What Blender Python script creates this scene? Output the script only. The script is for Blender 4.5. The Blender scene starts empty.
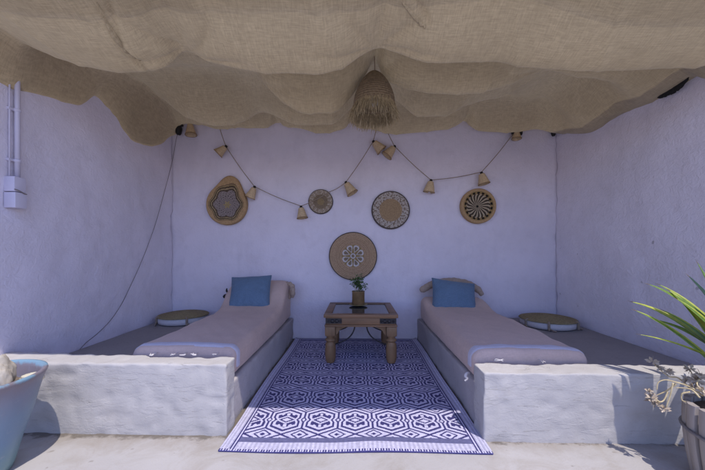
import bpy, bmesh, math, random
from mathutils import Vector, Matrix, noise
random.seed(7)
C = bpy.context.scene.collection
R = math.radians
PI = math.pi

# ------------------------------------------------------------------ render / camera / light
sc = bpy.context.scene
sc.view_settings.view_transform = 'Standard'
sc.view_settings.look = 'None'
sc.view_settings.gamma = 1
sc.view_settings.exposure = 0.69

YAW = R(1.2)
CAMZ = 0.9
F = 16 / 36 * 705
UC, VC = 350.44, 251.0
cam = bpy.data.cameras.new('camera')
cam.lens = 16
cam.sensor_width = 36
cam.shift_x = 0.0029
cam.shift_y = 0.0227
cam.clip_start = 0.02
cam.clip_end = 500
camo = bpy.data.objects.new('camera', cam)
camo.location = (0, 0, CAMZ)
camo.rotation_euler = (R(90), 0, YAW)
C.objects.link(camo)
sc.camera = camo

EL, AZ = R(65.5), R(31)
SD = Vector((-math.sin(AZ) * math.cos(EL), math.cos(AZ) * math.cos(EL), -math.sin(EL)))
sun = bpy.data.lights.new('sun', 'SUN')
sun.energy = 2.35
sun.angle = R(0.53)
sun.color = (1.0, 0.945, 0.86)
suno = bpy.data.objects.new('sun', sun)
suno.rotation_euler = SD.to_track_quat('-Z', 'Y').to_euler()
suno.location = (2, -3, 6)
C.objects.link(suno)

w = bpy.data.worlds.new('World')
sc.world = w
w.use_nodes = True
nt = w.node_tree
nt.nodes.clear()
sky = nt.nodes.new('ShaderNodeTexSky')
sky.sky_type = 'NISHITA'
sky.sun_disc = False
sky.sun_elevation = EL
sky.sun_rotation = PI - AZ
sky.ozone_density = 6.0
sky.dust_density = 0.3
bgn = nt.nodes.new('ShaderNodeBackground')
bgn.inputs['Strength'].default_value = 0.15
won = nt.nodes.new('ShaderNodeOutputWorld')
tint = nt.nodes.new('ShaderNodeMix')
tint.data_type = 'RGBA'
tint.blend_type = 'MULTIPLY'
tint.inputs[0].default_value = 1.0
tint.inputs[7].default_value = (1.18, 1.0, 1.16, 1)
nt.links.new(sky.outputs[0], tint.inputs[6])
nt.links.new(tint.outputs[2], bgn.inputs[0])
nt.links.new(bgn.outputs[0], won.inputs[0])


def at(u, v, X=None, Y=None, Z=None):
    """point of the place seen at photo pixel (u, v) on the plane X=, Y= or Z="""
    a = (u - UC) / F
    d = Vector((a * math.cos(YAW) - math.sin(YAW), a * math.sin(YAW) + math.cos(YAW), -(v - VC) / F))
    if Y is not None:
        t = Y / d.y
    elif X is not None:
        t = X / d.x
    else:
        t = (Z - CAMZ) / d.z
    return Vector((0, 0, CAMZ)) + d * t


# ------------------------------------------------------------------ object helpers
def wloc(o):
    p = Vector((0, 0, 0))
    while o is not None:
        p = p + Vector(o.location)
        o = o.parent
    return p


def tag(o, label=None, cat=None, group=None, kind=None):
    if label: o['label'] = label
    if cat: o['category'] = cat
    if group: o['group'] = group
    if kind: o['kind'] = kind
    return o


def empty(name, loc, label, cat, group=None):
    o = bpy.data.objects.new(name, None)
    o.empty_display_size = 0.1
    o.location = loc
    C.objects.link(o)
    return tag(o, label, cat, group)


def obj(name, bm, mats, parent=None, smooth=True, origin=None):
    """link a bmesh built in world coordinates as one object"""
    org = wloc(parent) if parent is not None else Vector(origin or (0, 0, 0))
    if org.length:
        bmesh.ops.translate(bm, verts=bm.verts, vec=-org)
    bmesh.ops.recalc_face_normals(bm, faces=bm.faces)
    me = bpy.data.meshes.new(name)
    bm.to_mesh(me)
    bm.free()
    for p in me.polygons:
        p.use_smooth = smooth
    for m in (mats if isinstance(mats, (list, tuple)) else [mats]):
        me.materials.append(m)
    o = bpy.data.objects.new(name, me)
    C.objects.link(o)
    if parent is not None:
        o.parent = parent
    else:
        o.location = org
    return o


def sharp(o, ang=40):
    """smooth faces but keep corners sharper than ang"""
    me = o.data
    bm = bmesh.new()
    bm.from_mesh(me)
    lim = R(ang)
    for e in bm.edges:
        if len(e.link_faces) == 2 and e.calc_face_angle(0) > lim:
            e.smooth = False
    bm.to_mesh(me)
    bm.free()
    return o


def N(p, s=1.0, seed=0.0):
    return noise.noise(Vector((p[0] * s + seed, p[1] * s + seed * 1.7, p[2] * s - seed)))


def box(bm, lo, hi, bev=0.0, seg=2):
    lo, hi = Vector(lo), Vector(hi)
    r = bmesh.ops.create_cube(bm, size=1)
    vs = r['verts']
    for v in vs:
        v.co = Vector((lo[i] + (v.co[i] + .5) * (hi[i] - lo[i]) for i in range(3)))
    if bev:
        es = list({e for v in vs for e in v.link_edges})
        bmesh.ops.bevel(bm, geom=es, offset=bev, segments=seg, profile=.6, affect='EDGES')
    return vs


def rough_box(bm, lo, hi, step=0.03, rad=0.012, amp=0.004, sc_=9.0, seed=0.0):
    """a plastered block: gridded faces, rounded uneven arrises, wavy faces"""
    lo, hi = Vector(lo), Vector(hi)
    sz = hi - lo
    n = [max(2, int(round(sz[i] / step))) for i in range(3)]

    def coords(i):
        k = n[i]
        a = [lo[i] + sz[i] * j / k for j in range(k + 1)]
        return sorted(set(a + [lo[i] + rad, hi[i] - rad, lo[i] + rad * .4, hi[i] - rad * .4]))
    cs = [coords(i) for i in range(3)]
    cache = {}

    def V(p):
        key = tuple(round(c, 5) for c in p)
        if key in cache: return cache[key]
        q = Vector(p)
        inner = Vector((min(max(q[i], lo[i] + rad), hi[i] - rad) for i in range(3)))
        d = q - inner
        if d.length > 1e-7:
            # pull arris onto a rounded edge
            k = rad * (1 + 1.0 * N(q, 16, seed + 3) - .9 * max(0, N(q, 26, seed + 8) - .25))
            q = inner + d.normalized() * min(d.length, max(rad * .45, k))
            dn = d.normalized()
        else:
            dn = Vector((0, 0, 0))
        q = q + dn * (N(q, sc_, seed) * amp + N(q, sc_ * 4, seed + 5) * amp * .35)
        v = bm.verts.new(q)
        cache[key] = v
        return v
    for ax in range(3):
        a, b = [i for i in range(3) if i != ax]
        for side in (lo[ax], hi[ax]):
            for i in range(len(cs[a]) - 1):
                for j in range(len(cs[b]) - 1):
                    pts = []
                    for (x, y) in ((i, j), (i + 1, j), (i + 1, j + 1), (i, j + 1)):
                        p = [0, 0, 0]
                        p[ax] = side; p[a] = cs[a][x]; p[b] = cs[b][y]
                        pts.append(V(p))
                    try:
                        bm.faces.new(pts)
                    except ValueError:
                        pass


def lathe(bm, prof, c=(0, 0, 0), seg=48, M=None, wob=0.0, cap=True):
    rings = []
    for (r, z) in prof:
        ring = []
        for k in range(seg):
            a = 2 * PI * k / seg
            rr = r * (1 + wob * noise.noise(Vector((math.cos(a) * 1.3, math.sin(a) * 1.3, z * 9))))
            p = Vector((rr * math.cos(a), rr * math.sin(a), z))
            p = (M @ p) if M is not None else p + Vector(c)
            ring.append(bm.verts.new(p))
        rings.append(ring)
    for a, b in zip(rings, rings[1:]):
        for k in range(seg):
            bm.faces.new((a[k], a[(k + 1) % seg], b[(k + 1) % seg], b[k]))
    if cap:
        bm.faces.new(list(reversed(rings[0])))
        bm.faces.new(rings[-1])
    return rings


def crom(pts, n=8):
    pts = [Vector(p) for p in pts]
    if len(pts) < 3:
        return [pts[0].lerp(pts[-1], i / n) for i in range(n + 1)]
    P = [pts[0] * 2 - pts[1]] + pts + [pts[-1] * 2 - pts[-2]]
    out = []
    for i in range(1, len(P) - 2):
        p0, p1, p2, p3 = P[i - 1:i + 3]
        for k in range(n):
            t = k / n
            out.append(.5 * ((2 * p1) + (p2 - p0) * t + (2 * p0 - 5 * p1 + 4 * p2 - p3) * t * t + (3 * p1 - p0 - 3 * p2 + p3) * t ** 3))
    out.append(pts[-1])
    return out


def tube(bm, pts, r, seg=8, cap=True):
    """r: number or list of radii"""
    n = len(pts)
    rs = r if isinstance(r, (list, tuple)) else [r] * n
    rings = []
    up = Vector((0, 0, 1))
    prev = None
    for i, p in enumerate(pts):
        t = (pts[min(i + 1, n - 1)] - pts[max(i - 1, 0)])
        t = t.normalized() if t.length > 1e-9 else Vector((0, 0, 1))
        if prev is None:
            a = t.orthogonal().normalized()
        else:
            a = (prev - t * prev.dot(t))
            a = a.normalized() if a.length > 1e-6 else t.orthogonal().normalized()
        prev = a
        b = t.cross(a)
        rings.append([bm.verts.new(p + (a * math.cos(2 * PI * k / seg) + b * math.sin(2 * PI * k / seg)) * rs[i]) for k in range(seg)])
    for A, B in zip(rings, rings[1:]):
        for k in range(seg):
            bm.faces.new((A[k], A[(k + 1) % seg], B[(k + 1) % seg], B[k]))
    if cap:
        bm.faces.new(list(reversed(rings[0])))
        bm.faces.new(rings[-1])


def pchip(xs, ys):
    n = len(xs)
    h = [xs[i + 1] - xs[i] for i in range(n - 1)]
    d = [(ys[i + 1] - ys[i]) / h[i] for i in range(n - 1)]
    m = [0.0] * n
    m[0], m[-1] = d[0], d[-1]
    for i in range(1, n - 1):
        if d[i - 1] * d[i] > 0:
            w1, w2 = 2 * h[i] + h[i - 1], h[i] + 2 * h[i - 1]
            m[i] = (w1 + w2) / (w1 / d[i - 1] + w2 / d[i])

    def f(x):
        if x <= xs[0]: return ys[0]
        if x >= xs[-1]: return ys[-1]
        lo, hi = 0, n - 1
        while hi - lo > 1:
            k = (lo + hi) // 2
            if xs[k] <= x: lo = k
            else: hi = k
        t = (x - xs[lo]) / h[lo]
        return ((1 + 2 * t) * (1 - t) ** 2 * ys[lo] + t * (1 - t) ** 2 * h[lo] * m[lo] + t * t * (3 - 2 * t) * ys[lo + 1] + t * t * (t - 1) * h[lo] * m[lo + 1])
    return f


def sst(a, b, x):
    t = min(1, max(0, (x - a) / (b - a)))
    return t * t * (3 - 2 * t)


# ------------------------------------------------------------------ materials
class NT:
    def __init__(s, name):
        s.m = bpy.data.materials.new(name)
        s.m.use_nodes = True
        s.t = s.m.node_tree
        s.b = s.t.nodes['Principled BSDF']
        s.out = s.t.nodes['Material Output']
        s.co = s.t.nodes.new('ShaderNodeTexCoord')

    def n(s, typ, **kw):
        nd = s.t.nodes.new(typ)
        for k, v in kw.items():
            if hasattr(nd, k): setattr(nd, k, v)
            else: nd.inputs[k].default_value = v
        return nd

    def l(s, a, b):
        s.t.links.new(a, b)

    def vec(s, scale=(1, 1, 1), src='Object'):
        mp = s.n('ShaderNodeMapping')
        mp.inputs['Scale'].default_value = scale
        s.l(s.co.outputs[src], mp.inputs['Vector'])
        return mp.outputs[0]

    def noise(s, scale, detail=4, rough=.55, sv=(1, 1, 1), dist=0.0):
        nd = s.n('ShaderNodeTexNoise')
        nd.inputs['Scale'].default_value = scale
        nd.inputs['Detail'].default_value = detail
        nd.inputs['Roughness'].default_value = rough
        nd.inputs['Distortion'].default_value = dist
        s.l(s.vec(sv), nd.inputs['Vector'])
        return nd.outputs['Fac']

    def ramp(s, fac, stops):
        r = s.n('ShaderNodeValToRGB')
        el = r.color_ramp.elements
        while len(el) < len(stops): el.new(.5)
        for e, (p, c) in zip(el, stops):
            e.position = p
            e.color = (c[0], c[1], c[2], 1) if not isinstance(c, (int, float)) else (c, c, c, 1)
        s.l(fac, r.inputs[0])
        return r.outputs[0]

    def mix(s, a, b, fac, mode='MIX'):
        m = s.n('ShaderNodeMix', data_type='RGBA', blend_type=mode)
        for sock, val in ((m.inputs[6], a), (m.inputs[7], b)):
            if hasattr(val, 'links'): s.l(val, sock)
            else: sock.default_value = (*val, 1)
        if hasattr(fac, 'links'): s.l(fac, m.inputs[0])
        else: m.inputs[0].default_value = fac
        return m.outputs[2]

    def math(s, op, a, b=0.0):
        m = s.n('ShaderNodeMath', operation=op)
        for i, val in enumerate((a, b)):
            if hasattr(val, 'links'): s.l(val, m.inputs[i])
            else: m.inputs[i].default_value = val
        return m.outputs[0]

    def bump(s, h, dist, strength=1.0, prev=None):
        b = s.n('ShaderNodeBump')
        b.inputs['Distance'].default_value = dist
        b.inputs['Strength'].default_value = strength
        s.l(h, b.inputs['Height'])
        if prev is not None: s.l(prev, b.inputs['Normal'])
        return b.outputs[0]

    def done(s, col, rough=.8, normal=None, spec=.3, metal=0.0):
        if hasattr(col, 'links'): s.l(col, s.b.inputs['Base Color'])
        else: s.b.inputs['Base Color'].default_value = (*col, 1)
        if hasattr(rough, 'links'): s.l(rough, s.b.inputs['Roughness'])
        else: s.b.inputs['Roughness'].default_value = rough
        s.b.inputs['Specular IOR Level'].default_value = spec
        s.b.inputs['Metallic'].default_value = metal
        if normal is not None: s.l(normal, s.b.inputs['Normal'])
        return s.m


def sc3(c, k):
    return tuple(min(1, x * k) for x in c)


def m_simple(name, c, rough=.7, var=.25, scale=30, bump=.001, sv=(1, 1, 1), spec=.3, metal=0.0):
    t = NT(name)
    n1 = t.noise(scale, 5, .6, sv)
    col = t.ramp(n1, [(.25, sc3(c, 1 - var)), (.75, sc3(c, 1 + var))])
    return t.done(col, rough, t.bump(n1, bump), spec, metal)


def m_plaster(name, c, dirt, big=.012, lump=1.0, marks=0.0):
    t = NT(name)
    n1 = t.noise(1.6, 4, .6)
    n2 = t.noise(9, 6, .62, dist=.4)
    n3 = t.noise(70, 4, .7)
    n4 = t.noise(28, 5, .65, dist=1.2)
    col = t.ramp(n1, [(.3, sc3(c, .90)), (.7, sc3(c, 1.02))])
    col = t.mix(col, dirt, t.ramp(n2, [(.52, 0.0), (.78, .45)]))
    brush = t.noise(3.0, 6, .7, (1, 1, .35), .3)
    col = t.mix(col, sc3(dirt, .95), t.ramp(brush, [(.50, 0.0), (.72, .35)]))
    if marks:
        nm = t.noise(11, 2, .5)
        col = t.mix(col, sc3(dirt, .45), t.ramp(nm, [(.745, 0.0), (.76, marks)]))
    b = t.bump(n2, big, .6 * lump)
    b = t.bump(t.ramp(n4, [(.38, 0.0), (.62, 1.0)]), .0035 * lump, .7, b)
    b = t.bump(n3, .0022 * lump, .6, b)
    return t.done(col, .92, b, .15)


def m_concrete(name, c, dirt, streak=True):
    t = NT(name)
    sv = (1, 1, 2.6) if streak else (1, 1, 1)
    n1 = t.noise(2.2, 5, .6)
    n2 = t.noise(4.0, 8, .66, (1, 1, 1.5) if streak else (1, 1, 1), .3)
    n3 = t.noise(95, 4, .7)
    n4 = t.noise(5.0, 7, .6, (1, 1, 1.35) if streak else (1, 1, 1), .2)
    n5 = t.noise(22, 6, .7, (1, 1, 1.2) if streak else (1, 1, 1))
    n6 = t.noise(9, 3, .5, (.6, 1, 6) if streak else (1, 1, 1), .2)
    col = t.ramp(n1, [(.3, sc3(c, .90)), (.7, sc3(c, 1.03))])
    col = t.mix(col, dirt, t.ramp(n2, [(.54, 0.0), (.80, .55)]))
    col = t.mix(col, sc3(dirt, .7), t.ramp(n3, [(.64, 0.0), (.76, .22)]))
    # a few trowel cuts: thin ridges where the stretched noise crosses a level
    cut = t.ramp(n6, [(.645, 0.0), (.66, 1.0), (.675, .25), (.75, .25)])
    col = t.mix(col, sc3(dirt, .75), t.ramp(n6, [(.652, 0.0), (.662, .30), (.672, 0.0)]))
    lap = t.noise(5.5, 5, .6, (.8, 1, 2.4) if streak else (1, 1, 1), .5)
    lap2 = t.noise(8.5, 6, .65, (1, 1, 1.7) if streak else (1, 1, 1), .3)
    b = t.bump(n4, .0022, .4)
    b = t.bump(t.ramp(lap, [(.50, 0.0), (.56, 1.0)]), .0011, .5, b)
    b = t.bump(t.ramp(lap2, [(.56, 0.0), (.62, 1.0)]), .0009, .5, b)
    col = t.mix(col, sc3(dirt, .8), t.ramp(lap, [(.488, 0.0), (.503, .14), (.518, 0.0)]))
    b = t.bump(cut, .0025, .6, b)
    b = t.bump(n5, .0034, .6, b)
    b = t.bump(n3, .0015, .5, b)
    return t.done(col, .92, b, .15)


def m_ground(name):
    t = NT(name)
    n1 = t.noise(.9, 5, .6)
    n2 = t.noise(4.5, 7, .68, dist=.8)
    n3 = t.noise(110, 4, .7)
    n4 = t.noise(17, 3, .5)
    c = (.44, .415, .405)
    col = t.ramp(n1, [(.3, sc3(c, .88)), (.7, sc3(c, 1.08))])
    col = t.mix(col, (.33, .29, .25), t.ramp(n2, [(.47, 0.0), (.72, .75)]))
    col = t.mix(col, (.20, .17, .14), t.ramp(n4, [(.68, 0.0), (.74, .5)]))
    col = t.mix(col, (.27, .25, .23), t.ramp(n3, [(.60, 0.0), (.78, .35)]))
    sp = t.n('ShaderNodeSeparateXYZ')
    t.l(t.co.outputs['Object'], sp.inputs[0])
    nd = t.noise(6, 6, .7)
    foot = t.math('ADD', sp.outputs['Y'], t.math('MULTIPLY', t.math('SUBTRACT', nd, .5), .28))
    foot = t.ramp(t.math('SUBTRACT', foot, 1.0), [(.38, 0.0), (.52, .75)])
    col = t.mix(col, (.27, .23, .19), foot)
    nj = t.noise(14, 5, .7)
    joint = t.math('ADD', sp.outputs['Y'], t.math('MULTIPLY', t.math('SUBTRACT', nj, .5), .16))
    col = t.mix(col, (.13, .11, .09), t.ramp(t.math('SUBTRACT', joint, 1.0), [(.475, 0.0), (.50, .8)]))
    b = t.bump(n2, .012, .4)
    b = t.bump(n3, .002, .6, b)
    return t.done(col, .9, b, .2)


def m_cloth(name, c, var=.12, sx=1.0, bump=.0012, trans=0.0, soft=6, wr=0.0):
    """woven cloth: threads along the two directions of the face"""
    t = NT(name)
    a = t.noise(1, 3, .7, (35 * sx, 420 * sx, 60 * sx))
    b_ = t.noise(1, 3, .7, (420 * sx, 35 * sx, 60 * sx))
    w_ = t.math('ADD', a, b_)
    w_ = t.math('MULTIPLY', w_, .5)
    big = t.noise(soft, 4, .6)
    col = t.ramp(w_, [(.36, sc3(c, 1 - var * 1.6)), (.64, sc3(c, 1 + var * 1.2))])
    col = t.mix(col, sc3(c, .72), t.ramp(big, [(.45, 0.0), (.8, .5)]))
    nb = None
    if wr:
        nb = t.bump(t.noise(5, 4, .55, dist=1.0), wr, .6)
    nb = t.bump(w_, bump, .8, nb)
    m = t.done(col, .95, nb, .08)
    t.b.inputs['Sheen Weight'].default_value = .12
    if trans:
        tr = t.n('ShaderNodeBsdfTranslucent')
        t.l(col, tr.inputs['Color'])
        t.l(nb, tr.inputs['Normal'])
        mx = t.n('ShaderNodeMixShader')
        mx.inputs[0].default_value = trans
        t.l(t.b.outputs[0], mx.inputs[1])
        t.l(tr.outputs[0], mx.inputs[2])
        t.l(mx.outputs[0], t.out.inputs['Surface'])
    return m


def m_attr(name, rough=.85, var=.18, scale=60, bump=.001, sv=(1, 1, 1), spec=.15):
    """colour of the weave is stored per face (woven pattern)"""
    t = NT(name)
    at_ = t.n('ShaderNodeVertexColor', layer_name='Col')
    n1 = t.noise(scale, 4, .65, sv)
    k = t.ramp(n1, [(.3, 1 - var), (.7, 1 + var)])
    col = t.mix(at_.outputs[0], k, 1.0, 'MULTIPLY')
    return t.done(col, rough, t.bump(n1, bump), spec)


WHITE = (.765, .72, .815)
M = {}
M['wall'] = m_plaster('white_limewash', WHITE, (.60, .56, .64), .008, .55)
M['left_wall'] = m_plaster('uneven_limewash', (.78, .735, .83), (.62, .58, .65), .012, .5)
M['right_wall'] = m_plaster('rough_limewash', (.83, .785, .87), (.66, .62, .68), .014, .75, .5)
M['front'] = m_concrete('brushed_cement_paint', (.475, .45, .44), (.36, .325, .30))
M['cement'] = m_concrete('grey_cement', (.44, .405, .41), (.28, .26, .26), False)
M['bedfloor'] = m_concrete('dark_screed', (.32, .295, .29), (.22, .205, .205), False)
M['ground'] = m_ground('pale_concrete')
M['burlap'] = m_cloth('burlap', (.465, .375, .235), .14, .50, .0022, .10, 3)
M['net'] = m_simple('black_shade_net', (.02, .02, .022), .9, .5, 90, .004)
M['bed'] = m_cloth('taupe_cotton', (.585, .44, .385), .07, 1.0, .0008, 0, 4, .010)
M['piping'] = m_cloth('pale_piping', (.56, .535, .62), .06, 1.0, .0006)
M['bolster'] = m_cloth('brown_cord_cloth', (.40, .31, .25), .15, .8, .002)
M['blue'] = m_cloth('blue_linen', (.13, .20, .295), .10, 1.0, .0012, 0, 9, .006)
M['attr'] = m_attr('woven_reed', .85, .22, 90, .0015)
M['rug'] = m_attr('woven_polypropylene', .6, .17, 70, .0008, (1, 1, 1), .25)
M['wood'] = m_simple('worn_mango_wood', (.215, .125, .062), .5, .55, 9, .0015, (1, 1, .25), .4)
M['woodx'] = m_simple('worn_mango_wood_rail', (.185, .10, .050), .45, .55, 9, .0015, (.2, 1, 1), .4)
M['iron'] = m_simple('dark_iron', (.045, .04, .04), .55, .3, 60, .001, spec=.5, metal=.6)
M['glass'] = m_simple('dark_table_glass', (.035, .045, .06), .06, .05, 4, 0.0, spec=.7)
M['straw'] = m_simple('straw', (.42, .325, .19), .85, .4, 45, .002)
M['straw_dk'] = m_simple('coiled_straw', (.225, .165, .10), .9, .4, 60, .003)
M['rope'] = m_simple('jute_rope', (.30, .235, .18), .9, .3, 120, .001)
M['palm'] = m_simple('woven_palm', (.56, .42, .26), .85, .28, 110, .002)
M['palmdk'] = m_simple('woven_palm_hem', (.32, .21, .11), .85, .28, 110, .002)
M['black'] = m_simple('black_plastic', (.02, .018, .018), .6, .3, 40, .0005)
M['bulb'] = m_simple('white_bulb', (.75, .74, .72), .25, .03, 5, 0.0, spec=.5)
M['pvc'] = m_simple('white_pvc', (.60, .57, .68), .45, .05, 12, .0004, spec=.4)
M['cable'] = m_simple('grey_brown_cable', (.20, .17, .17), .7, .2, 40, .0004)
M['clay'] = m_simple('brown_jar', (.20, .125, .06), .55, .35, 16, .001, spec=.4)
M['saucer'] = m_simple('olive_saucer', (.24, .19, .09), .6, .25, 20, .001)
M['leaf'] = m_simple('herb_leaf', (.075, .15, .045), .55, .45, 30, .0005)
M['stem'] = m_simple('pale_stem', (.30, .27, .19), .7, .2, 40, .0005)
M['soil'] = m_simple('dry_soil', (.17, .13, .10), .95, .5, 60, .010)
M['seagrass'] = m_simple('seagrass', (.27, .215, .115), .9, .4, 70, .003)
M['canvas'] = m_simple('white_canvas', (.64, .60, .60), .9, .08, 60, .0008)
M['stave'] = m_simple('weathered_stave', (.30, .26, .235), .85, .4, 14, .003, (1, 1, .12))
M['hoop'] = m_simple('dull_hoop', (.22, .20, .20), .55, .3, 30, .001, spec=.5, metal=.5)
M['dry'] = m_simple('dry_flower_head', (.50, .41, .31), .9, .3, 60, .002)
M['drystem'] = m_simple('straw_yellow_stem', (.60, .48, .27), .75, .3, 40, .001)
M['drywood'] = m_simple('bleached_stump', (.40, .355, .30), .9, .3, 14, .006, (1, 1, .3))
M['stone'] = m_simple('pale_stone', (.60, .55, .42), .9, .12, 20, .003)


def m_yucca():
    t = NT('variegated_blade')
    at_ = t.n('ShaderNodeVertexColor', layer_name='Col')
    n1 = t.noise(60, 3, .6)
    col = t.mix(at_.outputs[0], t.ramp(n1, [(.3, .8), (.7, 1.15)]), 1.0, 'MULTIPLY')
    m = t.done(col, .42, t.bump(n1, .0006), .4)
    tr = t.n('ShaderNodeBsdfTranslucent')
    t.l(col, tr.inputs['Color'])
    mx = t.n('ShaderNodeMixShader')
    mx.inputs[0].default_value = .3
    t.l(t.b.outputs[0], mx.inputs[1]); t.l(tr.outputs[0], mx.inputs[2])
    t.l(mx.outputs[0], t.out.inputs['Surface'])
    return m


M['yucca'] = m_yucca()


def m_glaze():
    t = NT('blue_glaze')
    sp = t.n('ShaderNodeSeparateXYZ')
    t.l(t.co.outputs['Object'], sp.inputs[0])
    n1 = t.noise(7, 5, .6, (1, 1, .35), .5)
    n2 = t.noise(40, 3, .6)
    h = t.math('ADD', sp.outputs['Z'], t.math('MULTIPLY', t.math('SUBTRACT', n1, .5), .14))
    h = t.math('MULTIPLY', h, 2.5)
    col = t.ramp(h, [(.08, (.17, .28, .31)), (.38, (.15, .235, .34)), (.62, (.165, .235, .33)), (.80, (.195, .21, .275)), (.925, (.21, .18, .21)), (.97, (.20, .17, .19)), (1.01, (.19, .31, .40))])
    col = t.mix(col, (.30, .32, .36), t.ramp(n2, [(.60, 0.0), (.74, .45)]))
    return t.done(col, t.ramp(n2, [(.3, .28), (.7, .42)]), t.bump(n1, .003, .5), .5)


M['glaze'] = m_glaze()

# ------------------------------------------------------------------ the setting
XL, XR, YB = -1.905, 2.0, 3.2
bm = bmesh.new()
n = 60
g = [[bm.verts.new((-40 + 80 * i / n, -40 + 80 * j / n, 0)) for j in range(n + 1)] for i in range(n + 1)]
for i in range(n):
    for j in range(n):
        bm.faces.new((g[i][j], g[i + 1][j], g[i + 1][j + 1], g[i][j + 1]))
tag(obj('ground', bm, M['ground']), kind='structure')

bm = bmesh.new()
rough_box(bm, (XL - .25, YB, -.1), (XR + .25, YB + .25, 2.42), .08, .02, .004, 3, 1)
tag(obj('back_wall', bm, M['wall']), 'smooth whitewashed back wall with the woven plates hung on it', 'wall')
bm = bmesh.new()
rough_box(bm, (XL - .25, 1.46, -.1), (XL, YB - .002, 2.42), .05, .02, .008, 4, 2)
tag(obj('side_wall', bm, M['left_wall']), 'whitewashed side wall on the left, with the white conduit and loose cable', 'wall')
bm = bmesh.new()
rough_box(bm, (XR, 1.46, -.1), (XR + .25, YB - .002, 2.42), .05, .02, .008, 4, 3)
tag(obj('side_wall', bm, M['right_wall']), 'rough whitewashed side wall on the right, behind the spiky plant', 'wall')


def platform(side):
    if side < 0:
        x0, x1, xb, yf, zt, lab = XL + .004, -.634, -.646, 1.51, .348, 'low cement platform under the bed on the left, behind the blue glazed pot'
    else:
        x0, x1, xb, yf, zt, lab = XR - .004, .596, .611, 1.488, .326, 'low cement platform under the bed on the right, behind the barrel planter'
    ro = empty('bed_platform', ((x0 + x1) / 2, 2.3, 0), lab, 'platform', 'cement bed platforms')
    bm = bmesh.new()
    rough_box(bm, (min(x0, x1), yf, -.05), (max(x0, x1), 1.617, zt), .016, .011, .0022, 8, 4 + side)
    if side < 0:       # this parapet is thicker towards the side wall
        for v in bm.verts:
            v.co.y += 0.06 * sst(-.6, -1.95, v.co.x) * max(0, v.co.y - 1.5) / .117
    obj('front_parapet', bm, M['front'], ro)
    bm = bmesh.new()
    rough_box(bm, (min(x0, xb), 1.6, -.05), (max(x0, xb), YB - .004, .218), .05, .02, .006, 7, 8 + side)
    obj('base', bm, M['cement'], ro)
    bm = bmesh.new()
    bx0, bx1 = (x0 + .002, xb - .06) if side < 0 else (xb + .06, x0 - .002)
    k = 30
    gg = [[bm.verts.new((bx0 + (bx1 - bx0) * i / k, 1.618 + (YB - 1.626) * j / k, .2255 + .002 * N((i * .3, j * .3, 0), 1))) for j in range(k + 1)] for i in range(k + 1)]
    for i in range(k):
        for j in range(k):
            bm.faces.new((gg[i][j], gg[i + 1][j], gg[i + 1][j + 1], gg[i][j + 1]))
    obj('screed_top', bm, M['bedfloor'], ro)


platform(-1)
platform(1)

# ------------------------------------------------------------------ canopy
def row(Y, uv, zoff=0.0):
    pts = sorted(((at(u, v, Y=Y).x, at(u, v, Y=Y).z + zoff) for u, v in uv))
    return Y, pchip([p[0] for p in pts], [p[1] for p in pts])


Y0 = 1.765 - .39 * 2.06


def y_front(x):
    return Y0 + .01 * max(0, .2 - x)


rows = [
    (Y0, lambda x: 2.06 + .012 * math.sin(x * 2.1 + 1)),
    (1.22, lambda x: 2.02 + .02 * math.sin(x * 2.3 + .6) - .02 * math.cos(x * 5)),
    row(1.62, [(-120, 20), (-40, 14), (0, 32), (41, 51), (85, 66), (119, 71), (146, 69), (170, 60), (184, 50), (211, 60), (235, 66), (274, 73), (315, 72), (342, 65), (366, 51), (380, 46), (400, 51), (420, 58), (448, 62), (489, 61), (533, 67), (608, 70), (705, 67), (800, 66)]),
    (1.84, lambda x: 2.23 + .03 * math.sin(x * 3.1)),
    row(2.12, [(-40, 62), (60, 66), (136, 66), (180, 60), (232, 60), (252, 68), (265, 84), (281, 99), (305, 112), (330, 112), (350, 96), (365, 74), (376, 56), (383, 73), (407, 87), (434, 93), (470, 93), (500, 86), (530, 74), (548, 68), (590, 76), (640, 80), (700, 74)]),
    (2.36, lambda x: 2.27 + .02 * math.sin(x * 4 + 1)),
    row(2.65, [(60, 70), (110, 70), (136, 76), (163, 99), (187, 117), (218, 126), (240, 122), (262, 112), (285, 120), (305, 125), (330, 124), (350, 108), (376, 84), (393, 95), (420, 116), (441, 116), (465, 106), (506, 94), (543, 84), (575, 106), (600, 112), (640, 106)]),
    (2.87, lambda x: 2.30 + .02 * math.sin(x * 5 + 2)),
    row(3.10, [(150, 121), (172, 122), (200, 124), (218, 129), (236, 127), (250, 128), (262, 128), (272, 124), (277, 119), (283, 125), (300, 128), (322, 133), (340, 130), (347, 126), (351, 119), (357, 126), (376, 130), (395, 134), (430, 131), (452, 127), (462, 122), (466, 117), (470, 124), (480, 131), (500, 132), (520, 131), (540, 128), (560, 132)]),
    (YB + .012, lambda x: 2.22),
]
zl = pchip([Y0, 1.3, 1.675, 1.8, 1.95, 2.1, 2.256, 2.4, 2.55, 2.66, 2.82, 3.0, 3.1, 3.3], [2.0, 1.84, 1.80, 1.83, 1.87, 1.90, 2.03, 1.99, 1.88, 1.845, 1.86, 1.94, 2.03, 2.16])
zr = pchip([Y0, 1.4, 1.8, 1.9, 2.137, 2.38, 2.52, 2.69, 2.94, 3.1, 3.3], [2.02, 1.9, 1.87, 1.93, 1.915, 1.94, 1.93, 1.91, 1.99, 2.06, 2.15])
CREASE = [[(-1.0, 1.15), (-1.04, 1.28), (-1.13, 1.48), (-1.10, 1.62)], [(.17, 1.2), (.22, 1.32), (.33, 1.45)]]


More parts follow.
